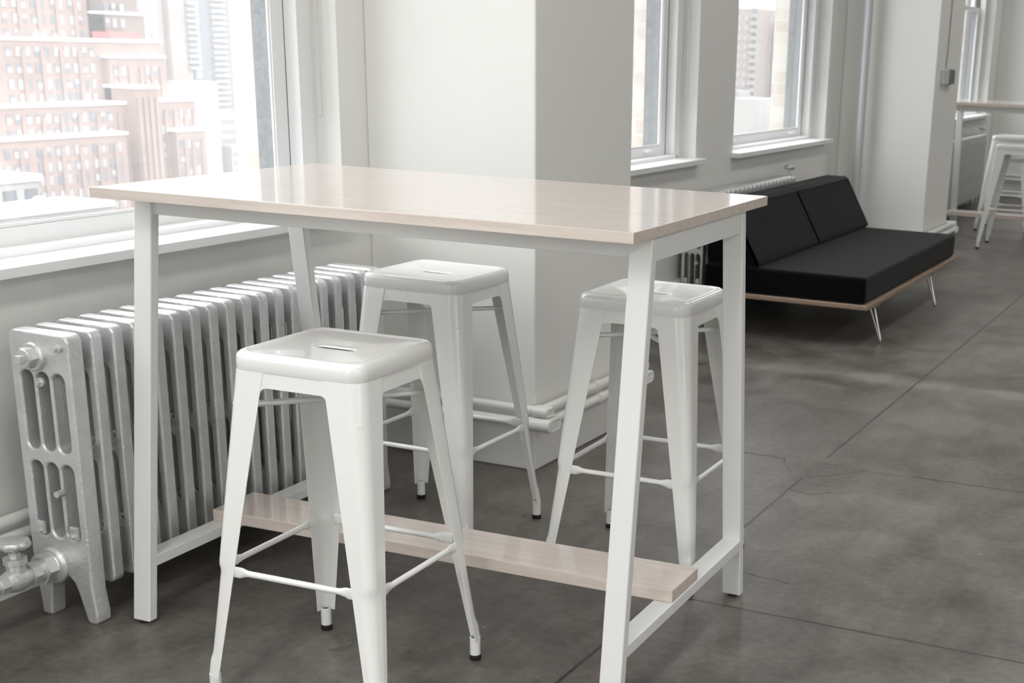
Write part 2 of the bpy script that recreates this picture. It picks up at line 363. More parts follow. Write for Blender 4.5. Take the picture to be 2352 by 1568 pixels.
def rrect(x0, x1, y0, y1, r, n=6):
    P = []
    for cx, cy, a in ((x1 - r, y1 - r, 0), (x0 + r, y1 - r, 90), (x0 + r, y0 + r, 180), (x1 - r, y0 + r, 270)):
        for i in range(n + 1):
            t = math.radians(a + 90 * i / n); P.append((cx + r * math.cos(t), cy + r * math.sin(t)))
    return P

# ------------------------------------------------------------------ the room
b = MB(); b.box(XW - .3, XR, YB, YF, -.12, 0); tag(b.build('floor', M['floor'], smooth=0), 'polished grey concrete floor with saw-cut joints and cracks', 'floor', kind='structure')
b = MB(); b.box(XW - .3, XR, YB, YF, CEIL, CEIL + .12); tag(b.build('ceiling', M['ceil'], smooth=0), 'white ceiling of the loft', 'ceiling', kind='structure')
b = MB(); b.box(XR, XR + .15, YB, YF, 0, R0); b.box(XR, XR + .15, YB, YF, R1, CEIL)
ys = [YB] + [v for p in RIGHT_FILL_WIN for v in p] + [YF]
for i in range(0, len(ys), 2): b.box(XR, XR + .15, ys[i], ys[i + 1], R0, R1)
tag(b.build('wall_right', M['wall'], smooth=0), 'white wall with wide windows added for fill light across the loft', 'wall', kind='structure')
b = MB(); b.box(XW - .3, XR, YF, YF + .15, 0, CEIL); tag(b.build('wall_front', M['wall'], smooth=0), 'white far end wall of the loft', 'wall', kind='structure')
b = MB(); b.box(XW - .3, XR, YB - .15, YB, 0, R0); b.box(XW - .3, XR, YB - .15, YB, R1 + .15, CEIL)
xs = [XW - .3] + [v for p in BACK_FILL_WIN for v in p] + [XR]
for i in range(0, len(xs), 2): b.box(xs[i], xs[i + 1], YB - .15, YB, R0, R1 + .15)
tag(b.build('wall_back', M['wall'], smooth=0), 'white wall with a wide window added for fill light behind the viewpoint', 'wall', kind='structure')
def wall_with_openings(x0, x1, grow, z0, z1, ylo, yhi):
    b = MB(); zs, zh = SILL - .03, HEAD - grow
    b.box(x0, x1, ylo, yhi, z0, zs); b.box(x0, x1, ylo, yhi, zh, z1)
    ys = [ylo]
    for a, c in WINDOWS: ys += [a + grow, c - grow]
    ys.append(yhi)
    for i in range(0, len(ys), 2): b.box(x0, x1, ys[i], ys[i + 1], zs, zh)
    return b
tag(wall_with_openings(-3.06, XW, 0, 0, CEIL, YB, YF).build('wall_left', M['wall'], smooth=0), 'white painted window wall along the left', 'wall', kind='structure')
tag(wall_with_openings(-3.17, -3.061, .058, -1, CEIL + .5, YB, YF).build('wall_outside', M['brick'], smooth=0), 'cream brick facing around the outside of the windows', 'wall', kind='structure')
PX = -2.168
PILLARS = [(-1.468, -.744, 'white pillar behind the viewpoint on the window wall'), (3.976, 4.70, 'white square pillar behind the near bar table'), (9.42, 10.144, 'white square pillar behind the black daybed'), (14.864, 15.59, 'farthest white pillar beyond the far bar table')]
for y0, y1, lb in PILLARS:
    b = MB(); b.box(XW, PX, y0, y1, 0, CEIL, .006); tag(b.build('pillar', M['wall'], smooth=0), lb, 'pillar', kind='structure')
b = MB()
# ------------------------------------------------------------------ windows
def window(i, y0, y1, lb, detail):
    r = thing('window_%d' % i, lb, 'window', (XW, (y0 + y1) / 2, SILL), kind='structure')
    o = Vector(r.location)
    def put(b, name, m_, parent=r, smooth=35):
        for v in b.bm.verts: v.co -= o if parent is r else Vector((0, 0, 0))
        return b.build(name, m_, parent, smooth)
    b = MB(); b.box(-2.90, -2.746, y0 - .03, y1 + .03, SILL - .027, SILL, .004); put(b, 'sill', M['trim'])
    # casing: boards facing the room beside the sash, a narrow channel, a stop board
    b = MB()
    for s, e in ((1, y1), (-1, y0)):
        lo, hi = sorted((e - s * .019, e + s * .01)); b.box(-2.96, -2.893, lo, hi, SILL, HEAD)
        lo, hi = sorted((e - s * .086, e - s * .019)); b.box(-2.935, -2.885, lo, hi, SILL + .012, HEAD, .002)
    b.box(-2.94, -2.885, y0 + .085, y1 - .085, HEAD - .07, HEAD, .002); put(b, 'casing', M['trim'])
    b = MB(); b.box(-2.965, -2.872, y0 + .0865, y1 - .0865, SILL - .005, SILL + .016, .003); put(b, 'stool_strip', M['trim'])
    # sashes
    def sash(xa, xb, z0, z1, name, zrail0, zrail1):      # shallow sash, glass close to its front
        b = MB(); st = .062; ya, yb = y0 + .083, y1 - .083
        b.box(xa, xb, ya, ya + st, z0, z1, .003); b.box(xa, xb, yb - st, yb, z0, z1, .003)
        b.box(xa, xb, ya + st, yb - st, z0, zrail0, .003); b.box(xa, xb, ya + st, yb - st, zrail1, z1, .003)
        for s_, e_ in ((1, yb - st), (-1, ya + st)):       # glazing beads
            lo, hi = sorted((e_, e_ - s_ * .004)); b.box(xa + .004, xb - .006, lo, hi, zrail0, zrail1, .002)
        b.box(xa + .004, xb - .006, ya + st, yb - st, zrail0, zrail0 + .010, .002)
        f = put(b, name, M['trim'])
        g = MB(); g.box(xa + .006, xa + .010, ya + st - .005, yb - st + .005, zrail0 - .005, zrail1 + .005)
        for v in g.bm.verts: v.co -= o
        g.build('pane', M['glass'], f, 0)
        return f
    lower = sash(-2.955, -2.937, SILL + .010, 1.825, 'lower_sash', .892, 1.79)
    sash(-3.012, -2.978, 1.785, HEAD - .02, 'upper_sash', 1.825, HEAD - .09)
    if detail:
        for yy in (y0 + .32, y1 - .32):
            b = MB(); b.tube([(-2.937, yy - .032, .872), (-2.918, yy - .026, .876), (-2.910, yy, .878), (-2.918, yy + .026, .876), (-2.937, yy + .032, .872)], .007, 10)
            for v in b.bm.verts: v.co -= o
            b.build('sash_lift', M['trim'], lower)
    # weathered grey outer frame seen through the glass
    b = MB()
    for s, e in ((1, y1), (-1, y0)):
        lo, hi = sorted((e - s * .104, e + s * .02)); b.box(-3.010, -2.960, lo, hi, SILL, 1.78, .002)
        lo, hi = sorted((e - s * .085, e + s * .02)); b.box(-3.062, -3.016, lo, hi, SILL - .01, HEAD, .002)
    b.box(-3.064, -3.013, y0 - .02, y1 + .02, SILL - .02, SILL + .006); b.box(-3.064, -3.013, y0, y1, HEAD - .05, HEAD)
    put(b, 'outer_frame', M['grey_frame'])
    return r
LB = ['window behind the viewpoint, next to the pillar', 'tall window just behind the viewpoint', 'wide near window over the silver radiator, city view outside', 'tall window nearest the near pillar, brick seen outside',
      'tall window above the black daybed, towers seen outside', 'window hidden behind the second pillar', 'farthest window, above the far bar table']
for i, (w, lb) in enumerate(zip(WINDOWS, LB)):
    window(i + 1, w[0], w[1], lb, i in (3, 4, 6))

def fill_window(i, a, c, side):  # unseen window added for extra daylight in the room
    r = thing('window_%d' % i, 'added wide steel framed fill-light window on the %s wall' % ('right' if side == 'r' else 'back'), 'window', (0, 0, 0), kind='structure')
    def bx(b, u0, u1, z0, z1, d0, d1):
        if side == 'r': b.box(XR + d0, XR + d1, u0, u1, z0, z1)
        else: b.box(u0, u1, YB - d1, YB - d0, z0, z1)
    b = MB(); w = .05; top = R1 + (.15 if side == 'b' else 0)
    for u in (a, (2 * a + c) / 3, (a + 2 * c) / 3, c - w): bx(b, u, u + w, R0, top, .06, .10)
    for z in (R0, 2.1, top - w): bx(b, a, c, z, z + w, .06, .10)
    b.build('window_frame', M['trim'], r, 0)
    b = MB(); bx(b, a, c, R0, top, .078, .082); b.build('pane', M['clear'], r, 0)
for k, (a, c) in enumerate(RIGHT_FILL_WIN): fill_window(8 + k, a, c, 'r')
for k, (a, c) in enumerate(BACK_FILL_WIN): fill_window(11 + k, a, c, 'b')

# roller blinds out of sight at the window heads, with their bead cords
def blind(y0, y1, ycord, zend, lb, beads):
    r = thing('roller_blind', lb, 'blind', (-2.845, (y0 + y1) / 2, HEAD - .05), group='roller blinds at the windows')
    o = Vector(r.location)
    b = MB(); b.tube([(0, y0 + .012 - o.y, 0), (0, y1 - .012 - o.y, 0)], .027, 20); b.build('roller', M['roller'], r)
    b = MB(); d = .0135
    path = [(0, ycord - d, 0)] + [(0, ycord - d * math.cos(t * PI / 8), zend - o.z + d - d * math.sin(t * PI / 8)) for t in range(9)] + [(0, ycord + d, 0)]
    path = [Vector((p[0], p[1] - o.y, p[2])) for p in path]
    b.tube(path, .0011 if beads else .0017, 6)
    if beads:
        pitch = .0058; acc = 0.
        for p, q in zip(path, path[1:]):
            L = (q - p).length
            while acc < L:
                c = p + (q - p) * (acc / L)
                if c.z + o.z < 1.75: bmesh.ops.create_icosphere(b.bm, subdivisions=1, radius=.0022, matrix=Matrix.Translation(c))
                acc += pitch
            acc -= L
    b.build('bead_cord', M['chain'], r)
blind(*WINDOWS[2], 3.787, 1.132, 'bead cord loop and blind at the wide near window', True)
blind(*WINDOWS[3], 6.80, 1.13, 'bead cord loop and blind at the window nearest the near pillar', False)
blind(*WINDOWS[4], 9.04, 1.14, 'bead cord loop and blind at the window above the black daybed', False)
blind(*WINDOWS[6], 14.44, 1.16, 'bead cord loop and blind at the farthest window', False)

# ------------------------------------------------------------------ heating pipes along the wall and round the pillars
def pipe_run(name, lb, x_wall, x_pil, out, z, r, fit):
    t = thing(name, lb, 'pipe', (x_wall, 3.9, z), group='heating pipes round the wall foot')
    o = Vector(t.location); b = MB(); pts = [(x_wall, YB, z)]
    xw = x_wall
    for y0, y1, _ in PILLARS:
        pts += [(xw, y0 - out, z), (x_pil, y0 - out, z), (x_pil, y1 + out, z)]
        if y0 > 0: xw = -2.7832                                  # tighter to the wall behind the slim radiators
        pts += [(xw, y1 + out, z)]
    pts.append((xw, YF, z))
    P = [Vector(p) for p in pts]; Q = [P[0]]
    for a, c, e in zip(P, P[1:], P[2:]):                       # rounded corners
        u = (c - a).normalized(); v = (e - c).normalized(); rad = .03
        for k in range(6):
            s = k / 5; Q.append(c - u * rad * (1 - s) ** 2 + v * rad * s ** 2)
    Q.append(P[-1])
    b.tube([p - o for p in Q], r, 18); b.build('pipe', M['pipe'], t)
    # pillar-corner fittings with flat oval covers
    lx, ly, lz = fit
    for y0, y1, _ in PILLARS[1:]:
        for yy, s in ((y0 - out, 1), (y1 + out, -1)):
            yc = yy + s * (ly / 2 - r * 1.5)
            n = 12; prof = [(yc + (ly / 2 - lz / 2) * (1 if math.cos(a) >= 0 else -1) + lz / 2 * math.cos(a), z + lz / 2 * math.sin(a)) for a in [2 * PI * (q + .5) / (2 * n) for q in range(2 * n)]]
            x1 = x_pil + r + .022; ringdef = [(x1 - lx, .0), (x1 - .003, .0), (x1, .003), (x1, .006), (x1 - .0015, .007)]
            def ins(p, d): c = Vector((yc, z)); w = Vector(p) - c; return c + w * max(0, 1 - d / (lz / 2))
            if s < 0: ringdef = [(max(x - .014, PX + .002), d) for x, d in ringdef]
            b = MB(); b.rings([[Vector((x, *ins(p, d))) - o for p in prof] for x, d in ringdef], True, True, True); b.build('elbow_fitting', M['pipe'], t)
    for yy in (4.35, 9.78):                                    # sleeve collars
        b = MB(); b.tube([Vector((x_pil, yy - .02, z)) - o, Vector((x_pil, yy + .02, z)) - o], r + .004, 18); b.build('pipe_collar', M['pipe'], t)
    return t
pipe_run('heating_pipe', 'upper of the two white pipes low along wall and pillars', -2.742, -2.127, .041, .222, .0165, (.055, .060, .034))
pipe_run('heating_pipe', 'lower of the two white pipes low along wall and pillars', -2.736, -2.112, .056, .181, .0165, (.085, .098, .0455))
b = MB(); b.tube([(0, 0, 0), (0, 0, CEIL)], .029, 24)
b.lathe([(.036, 1.98), (.036, 2.06)], (0, 0, 0)); tag(b.build('riser_pipe', M['riser'], loc=(-2.619, 9.30, 0)), 'silver floor-to-ceiling pipe in the corner by the second pillar', 'pipe')

# ------------------------------------------------------------------ radiators
RXB, RXF, RH = -.0925, .0925, .712          # local x: back to front
def radiator_meshes():
    sl = []
    for cx in (-.046, .002, .050):
        for z0, z1 in ((.212, .398), (.428, .618)): sl.append(rrect(cx - .0185, cx + .0185, z0, z1, .0182, 6))
    mid = rrect(RXB, RXF, .084, RH, .020, 5)
    a = curve_plate(mid, sl, .034, .006, 2)
    r = .020; out = []
    top = rrect(RXB, RXF, .084, RH, r, 5)
    out += top[:6] + top[6:12]                               # two top corners
    out += [(RXB, .16), (RXB + .004, .10), (RXB + .012, .03), (RXB + .012, .004), (RXB + .018, 0), (RXB + .040, 0), (RXB + .045, .006), (RXB + .049, .05), (RXB + .056, .095), (RXB + .075, .115),
            (RXF - .075, .115), (RXF - .058, .100), (RXF - .046, .07), (RXF - .028, .008), (RXF - .022, 0), (RXF - .002, 0), (RXF + .006, .008), (RXF + .007, .03), (RXF - .001, .085), (RXF, .15)]
    e = curve_plate(out, sl, .046, .0065, 2)
    for me in (a, e):
        me.transform(Matrix.Rotation(PI / 2, 4, 'X'))         # outline stands upright, thickness along y
    return a, e
SEC, ENDSEC = radiator_meshes()
for me in (SEC, ENDSEC):
    me.materials.append(M['silver']); me.polygons.foreach_set('use_smooth', [True] * len(me.polygons)); me.set_sharp_from_angle(angle=math.radians(38))
PITCH_R = .0665
SLIM = []
for me in (SEC, ENDSEC):                                     # the slimmer, lower pattern used further along the wall
    q = me.copy(); q.transform(Matrix.Diagonal((.65, 1, .938, 1))); SLIM.append(q)
def radiator(lb, x, y0, n, valve, slim=False):
    t = thing('radiator', lb, 'radiator', (x, y0, 0), group='cast iron column radiators')
    for k in range(n):
        o = bpy.data.objects.new('section', (SLIM if slim else (SEC, ENDSEC))[k in (0, n - 1)]); COL.objects.link(o); o.parent = t; o.location = (0, .0255 + k * PITCH_R, 0); weighted(o)
    ax, az = (.65, .938) if slim else (1, 1)
    for z, rr in ((.655 * az, .047 * ax), (.140 * az, .043 * ax)):
        b = MB(); b.tube([(0, .03, z), (0, .03 + (n - 1) * PITCH_R - .01, z)], rr, 18); b.build('nipple_row', M['silver'], t)
    for z, xx in ((.405 * az, -.046 * ax), (.405 * az, .05 * ax)):
        b = MB(); b.tube([(xx, .03, z), (xx, .03 + (n - 1) * PITCH_R - .01, z)], .007, 10); b.build('tie_rod', M['silver'], t)
    b = MB()                                                  # blanking plug with a square head
    b.lathe([(.034, .003), (.034, -.006), (.031, -.010), (.0245, -.011), (.0245, -.012)], (-.012 * ax, 0, .655 * az), (0, 1, 0), 28)
    b.lathe([(.026, -.030), (.0265, -.0115)], (-.012 * ax, 0, .655 * az), (0, 1, 0), 6)
    b.lathe([(.021, -.034), (.023, -.029)], (-.012 * ax, 0, .655 * az), (0, 1, 0), 24); b.box(-.012 * ax - .0095, -.012 * ax + .0095, -.050, -.030, .655 * az - .0095, .655 * az + .0095, .003)
    b.build('blanking_plug', M['silver'], t)
    for xx, zz in ((.064 * ax, .682 * az), (.002, .596 * az)):
        b = MB(); b.lathe([(.011, .002), (.011, -.004), (.007, -.006)], (xx, 0, zz), (0, 1, 0), 16); b.lathe([(.006, -.012), (.006, -.004)], (xx, 0, zz), (0, 1, 0), 6); b.build('bleed_screw', M['silver'], t)
    b = MB()
    b.tube([(.030, .002, .330), (.030, -.018, .330)], [.009, .008], 14); b.build('bleed_pin', M['silver'], t)
    for xx in (-.046 * ax, .058 * ax):
        b = MB(); b.box(xx - .012, xx + .012, -.008, .004, .216, .250, .004); b.lathe([(.006, -.016), (.006, -.006)], (xx, 0, .226), (0, 1, 0), 6); b.build('tie_bolt', M['silver'], t)
    # hub boss of the feed
    ye = 0 if valve == 'front' else .051 + (n - 1) * PITCH_R; s = -1 if valve == 'front' else 1
    b = MB(); b.lathe([(.046 * ax, -.002 * s), (.046 * ax, .006 * s), (.040 * ax, .012 * s), (.034 * ax, .0125 * s)], (-.020 * ax, ye, .140 * az), (0, 1, 0), 30); b.build('feed_boss', M['silver'], t)
    if valve == 'front':
        v = MB(); xo, zo = -.020, .140
        v.lathe([(.036, -.012), (.036, -.018), (.0345, -.020)], (xo, 0, zo), (0, 1, 0), 26); v.lathe([(.037, -.046), (.038, -.020)], (xo, 0, zo), (0, 1, 0), 6)
        v.lathe([(.026, -.062), (.026, -.044)], (xo, 0, zo), (0, 1, 0), 24); v.lathe([(.029, -.082), (.029, -.060)], (xo, 0, zo), (0, 1, 0), 8)
        vb = v.build('union_nut', M['silver'], t)
        v = MB(); v.tube([(xo, -.080, zo), (xo, -.092, zo), (xo, -.112, zo), (xo, -.135, zo), (xo, -.150, zo)], [.020, .026, .030, .026, .021], 22)
        v.lathe([(.022, 0), (.022, .03), (.027, .033), (.027, .046), (.019, .048)], (xo, -.112, zo + .008), (0, 0, 1), 22)
        v.lathe([(.024, -.170), (.024, -.148)], (xo, 0, zo), (0, 1, 0), 8)
        body = v.build('valve_body', M['silver'], t)
        v = MB(); v.tube([(xo, -.166, zo), (xo, -.60, zo)], .0185, 20); v.build('feed_pipe', M['silver'], t)
        v = MB(); zz = zo + .056
        v.lathe([(.014, 0), (.014, .012)], (xo, -.112, zz), (0, 0, 1), 6); v.lathe([(.009, .010), (.009, .030)], (xo, -.112, zz), (0, 0, 1), 12)
        n_ = 40; R = []
        for rad, h in ((.008, .028), (.024, .026), (.034, .024), (.038, .029), (.039, .035), (.036, .041), (.026, .044), (.008, .045)):
            R.append([(xo + (rad + (.0016 * math.cos(10 * 2 * PI * q / n_) if rad > .03 else 0)) * math.cos(2 * PI * q / n_), -.112 + (rad + (.0016 * math.cos(10 * 2 * PI * q / n_) if rad > .03 else 0)) * math.sin(2 * PI * q / n_), zz + h) for q in range(n_)])
        v.rings(R, True, True, True); v.build('hand_wheel', M['silver'], t)
    else:
        v = MB(); xo = -.01; yv = ye + .075
        v.tube([(xo, ye - .01, .62), (xo, yv, .62), (xo, yv, .58), (xo, yv, .02)], .015, 16); v.lathe([(.024, .59), (.024, .645), (.016, .655), (.016, .665)], (xo, yv, 0), (0, 0, 1), 18); v.build('valve_body', M['silver'], t)
        v = MB(); v.lathe([(.006, .655), (.006, .700), (.030, .698), (.034, .705), (.033, .716), (.022, .722), (.004, .723)], (xo, yv, 0), (0, 0, 1), 24); v.build('hand_wheel', M['silver'], t)
    return t
radiator('long silver column radiator under the wide near window', -2.572, 2.33, 19, 'front')
radiator('silver radiator behind the black daybed', -2.705, 6.625, 22, 'back', True)
radiator('silver radiator behind the far bar table', -2.705, 11.99, 29, 'back', True)

# ------------------------------------------------------------------ bar tables
def bar_table(lb, loc, rz):
    t = thing('bar_table', lb, 'table', (*loc, 0), rz, group='white bar tables with pale wood tops')
    T, L, Wd, TH = 1.045, 1.319, .829, .0227
    b = MB(); b.box(-L / 2, L / 2, -Wd / 2, Wd / 2, T - TH, T, .0022); b.build('tabletop', M['maple'], t)
    a, wx, wy, B0, B1 = .648, .050, .028, .4155, .2916
    zt = T - TH
    hb = lambda z: B0 + (B1 - B0) * z
    for sx in (-1, 1):
        for sy in (-1, 1):
            def loop(z):
                xo, xi = sx * a, sx * (a - wx); yo, yi = sy * hb(z), sy * (hb(z) - wy)
                x0, x1 = sorted((xo, xi)); y0, y1 = sorted((yo, yi)); return [(x0, y0, z), (x1, y0, z), (x1, y1, z), (x0, y1, z)]
            b = MB(); b.hexa(loop(.007) + loop(zt), .0035, 3); lg = b.build('leg', M['frame'], t)
            b = MB(); b.lathe([(.012, 0), (.012, .006), (.006, .007), (.006, .02)], (sx * (a - wx / 2), sy * (hb(0) - wy / 2), 0), (0, 0, 1), 18); b.build('leveller_foot', M['black'], lg)
        z0, z1 = zt - .052, zt - .0005; y = hb(zt) - wy + .004; x0, x1 = sorted((sx * a - sx * .001, sx * (a - .028)))
        b = MB(); b.box(x0, x1, -y, y, z0, z1, .003); b.build('end_rail', M['frame'], t)
        z0, z1 = .140, .168; y = hb(.15) - wy + .004; x0, x1 = sorted((sx * a - sx * .0005, sx * (a - wx)))
        b = MB(); b.box(x0, x1, -y, y, z0, z1, .003); b.build('stretcher', M['frame'], t)
    for sy in (-1, 1):
        y0, y1 = sorted((sy * (hb(zt) - .004), sy * (hb(zt) - .030))); b = MB(); b.box(-a + wx - .002, a - wx + .002, y0, y1, zt - .046, zt - .0005, .002); b.build('side_rail', M['frame'], t)
    b = MB(); b.box(-.645, .645, -.084 - .022, .084 - .022, .168, .199, .003); b.build('footrest', M['maple'], t)
    return t
TAB1, TAB2 = (-1.783, 2.824), (-1.815, 11.31)
tb = bar_table('near white bar table with pale wood top and footrest', TAB1, .0285)
dup(tb, (*TAB2, 0), .012, 'far white bar table, half hidden behind the second pillar')

# ------------------------------------------------------------------ metal stools
SH = .766
def sq(half, r, t):
    """rounded square, ray at angle t"""
    c, s = math.cos(t), math.sin(t); ac, as_ = abs(c), abs(s); k = half / max(ac, as_)
    x, y = ac * k, as_ * k
    if x > half - r and y > half - r:
        p = half - r; bq = p * (ac + as_); cc = 2 * p * p - r * r; k = bq + math.sqrt(max(bq * bq - cc, 0)); x, y = ac * k, as_ * k
    return math.copysign(x, c), math.copysign(y, s)
def stadium(a, r, t):
    c, s = math.cos(t), math.sin(t); ac, as_ = abs(c), abs(s); p = a - r
    if as_ > 1e-6 and ac * (r / as_) <= p: x, y = ac * r / as_, r
    else:
        bq = p * ac; k = bq + math.sqrt(max(bq * bq - (p * p - r * r), 0)); x, y = ac * k, as_ * k
    return math.copysign(x, c), math.copysign(y, s)
def hz(z): return .1558 + (.727 - z) * .0920
def wz(z): return .030 + (z - .05) * (.083 - .030) / (.722 - .05)
def make_stool(lb, loc, rz):
    t = thing('metal_stool', lb, 'stool', (*loc, 0), rz, group='white metal bar stools')
    # seat: pressed sheet with a hand slot
    n = 176; ang = [2 * PI * (q + .5) / n for q in range(n)]
    R = []
    dish = lambda k: -.0075 + .0045 * k ** 2.2
    R.append([(*stadium(.0440, .0090, a), SH + dish(0) - .0030) for a in ang])
    R.append([(*stadium(.0450, .0100, a), SH + dish(0) - .0018) for a in ang])
    R.append([(*stadium(.0470, .0120, a), SH + dish(0) - .0005) for a in ang])
    R.append([(*stadium(.0505, .0155, a), SH + dish(0)) for a in ang])
    for k in (.12, .25, .4, .55, .7, .85, .94, 1.):
        R.append([tuple((1 - k) * p + k * q for p, q in zip(stadium(.0505, .0155, a), sq(.131, .030, a))) + (SH + dish(k),) for a in ang])
    for half, r, z in ((.134, .030, -.0022), (.1365, .031, -.0008), (.140, .032, 0), (.144, .033, -.0003), (.148, .034, -.0018), (.1515, .035, -.0048), (.1540, .036, -.0090), (.1552, .037, -.0145), (.1556, .037, -.020), (.1558, .037, -.0372), (.1552, .037, -.0382)):
        R.append([(*sq(half, r, a), SH + z) for a in ang])
    b = MB(); b.rings(R); b.build('seat', M['stool'], t, 60)
    # legs
    zs = [.050, .056, .065, .078, .088, .096, .105, .115, .13, .15, .18, .21, .24, .26, .275, .288, .298, .306, .315, .33, .36, .40, .46, .52, .58, .64, .69, .728]
    def prof(z):
        h, w = hz(z), wz(z); r = min(.036, w * .60) if z < .7 else .036
        r = .011 + (.036 - .011) * min(1, (z - .05) / .66); P = []
        for i in range(5): P.append((h - w + (w - r) * i / 5, h))
        for i in range(15):
            a = PI / 2 * (1 - i / 14); P.append((h - r + r * math.cos(a), h - r + r * math.sin(a)))
        for i in range(5): P.append((h, h - r - (w - r) * (i + 1) / 5))
        # pressed groove down the corner
        g = max(0., min(1., (z - .088) / .022)) * max(0., min(1., (.312 - z) / .022)); g = g * g * (3 - 2 * g)
        L = [0.]
        for p, q in zip(P, P[1:]): L.append(L[-1] + math.dist(p, q))
        out = []
        for p, l in zip(P, L):
            u = (l / L[-1] - .5) / .27; d = .0052 * g * max(0., 1 - u * u) ** .7 * min(1, w / .045) if abs(u) < 1 else 0.
            out.append((p[0] - d * .7071, p[1] - d * .7071))
        return out
    b = MB(); b.rings([[(x, y, z) for x, y in prof(z)] for z in zs], closed=False)
    leg0 = None; FC = .2058
    for k in range(4):
        if k == 0:
            bb = b
            c = (FC, FC)
            bb.rings([[(c[0] + rr * math.cos(2 * PI * q / 24), c[1] + rr * math.sin(2 * PI * q / 24), z) for q in range(24)] for rr, z in ((.0125, .010), (.0127, .012), (.0127, .057), (.0115, .0575), (.0112, .050))], True, False, False)
            leg0 = bb.build('leg', M['stool'], t, 50); solidify(leg0, .0016, -1)
            f = MB(); f.lathe([(.0128, 0), (.0138, .002), (.0138, .0125), (.0120, .014)], (FC, FC, 0), (0, 0, 1), 24); f.lathe([(.0110, .050), (.0110, .0515)], (FC, FC, 0), (0, 0, 1), 24)
            foot0 = f.build('rubber_foot', M['black'], leg0)
        else:
            lg = leg0.copy(); COL.objects.link(lg); lg.rotation_euler = (0, 0, k * PI / 2); lg.parent = t
            ft = foot0.copy(); COL.objects.link(ft); ft.parent = lg
    # apron panels with filleted lower corners
    za, zb = .697, .7275; b = MB(); cols = []
    e0 = hz(.697) - wz(.697) + .004; xs = [-e0 + d for d in (0, .0008, .002, .004, .007, .011, .016)] + [-e0 + .016 + (2 * e0 - .032) * i / 6 for i in range(1, 6)] + [e0 - d for d in (.016, .011, .007, .004, .002, .0008, 0)]
    for x in xs:
        d = e0 - abs(x); rr = .018; lo = za - (rr - math.sqrt(max(rr * rr - (rr - d) ** 2, 0)) if d < rr else 0)
        cols.append([(x, hz(z) - .0020, z) for z in (lo, lo + .002, (lo + zb) / 2, zb)])
    b.rings(cols, closed=False); ap = b.build('apron', M['stool'], t, 40); solidify(ap, .0014, -1)
    for k in (1, 2, 3):
        c = ap.copy(); COL.objects.link(c); c.rotation_euler = (0, 0, k * PI / 2)
    # foot bars with flattened ends
    zbar = .297; e1 = hz(zbar) - wz(zbar) + .013; yb = hz(zbar) - .008
    sec = [(-e1, .0022, .0125), (-e1 + .026, .0022, .0125), (-e1 + .030, .0035, .0115), (-e1 + .046, .0066, .0070), (-e1 + .052, .0068, .0068), (e1 - .052, .0068, .0068), (e1 - .046, .0066, .0070), (e1 - .030, .0035, .0115), (e1 - .026, .0022, .0125), (e1, .0022, .0125)]
    b = MB(); b.rings([[(x, yb + (.004 if ry < .003 else .0015) + ry * math.cos(2 * PI * q / 16), zbar + rz_ * math.sin(2 * PI * q / 16)) for q in range(16)] for x, ry, rz_ in sec], True, True, True)
    br = b.build('foot_bar', M['stool'], t)
    for k in (1, 2, 3):
        c = br.copy(); COL.objects.link(c); c.rotation_euler = (0, 0, k * PI / 2)
    # crossed braces under the seat
    for k, z in ((0, .651), (1, .6375)):
        d = (hz(z) - .010) * 1.0; b = MB(); s = 1 if k == 0 else -1
        b.tube([(-d, -d * s, z), (d, d * s, z)], .0066, 14)
        for e in (-1, 1): b.lathe([(.0092, 0), (.0092, .016)], (e * (d - .002), e * (d - .002) * s, z), (-e, -e * s, 0), 14)
        b.build('brace', M['stool'], t)
    return t
st = make_stool('front white metal stool, nearest the camera before the table', (-1.767, 2.373), math.radians(2.0))
dup(st, (-2.134, 3.342, 0), math.radians(.3), 'white metal stool behind the table, beside the silver radiator')
dup(st, (-1.485, 3.380, 0), math.radians(1.4), 'white metal stool at the back right leg of the near table')
dup(st, (-1.815, 10.83, 0), math.radians(1.0), 'nearer white stool at the far bar table, right edge of photo')
dup(st, (-2.06, 11.97, 0), math.radians(0), 'white stool on the far side of the far bar table')

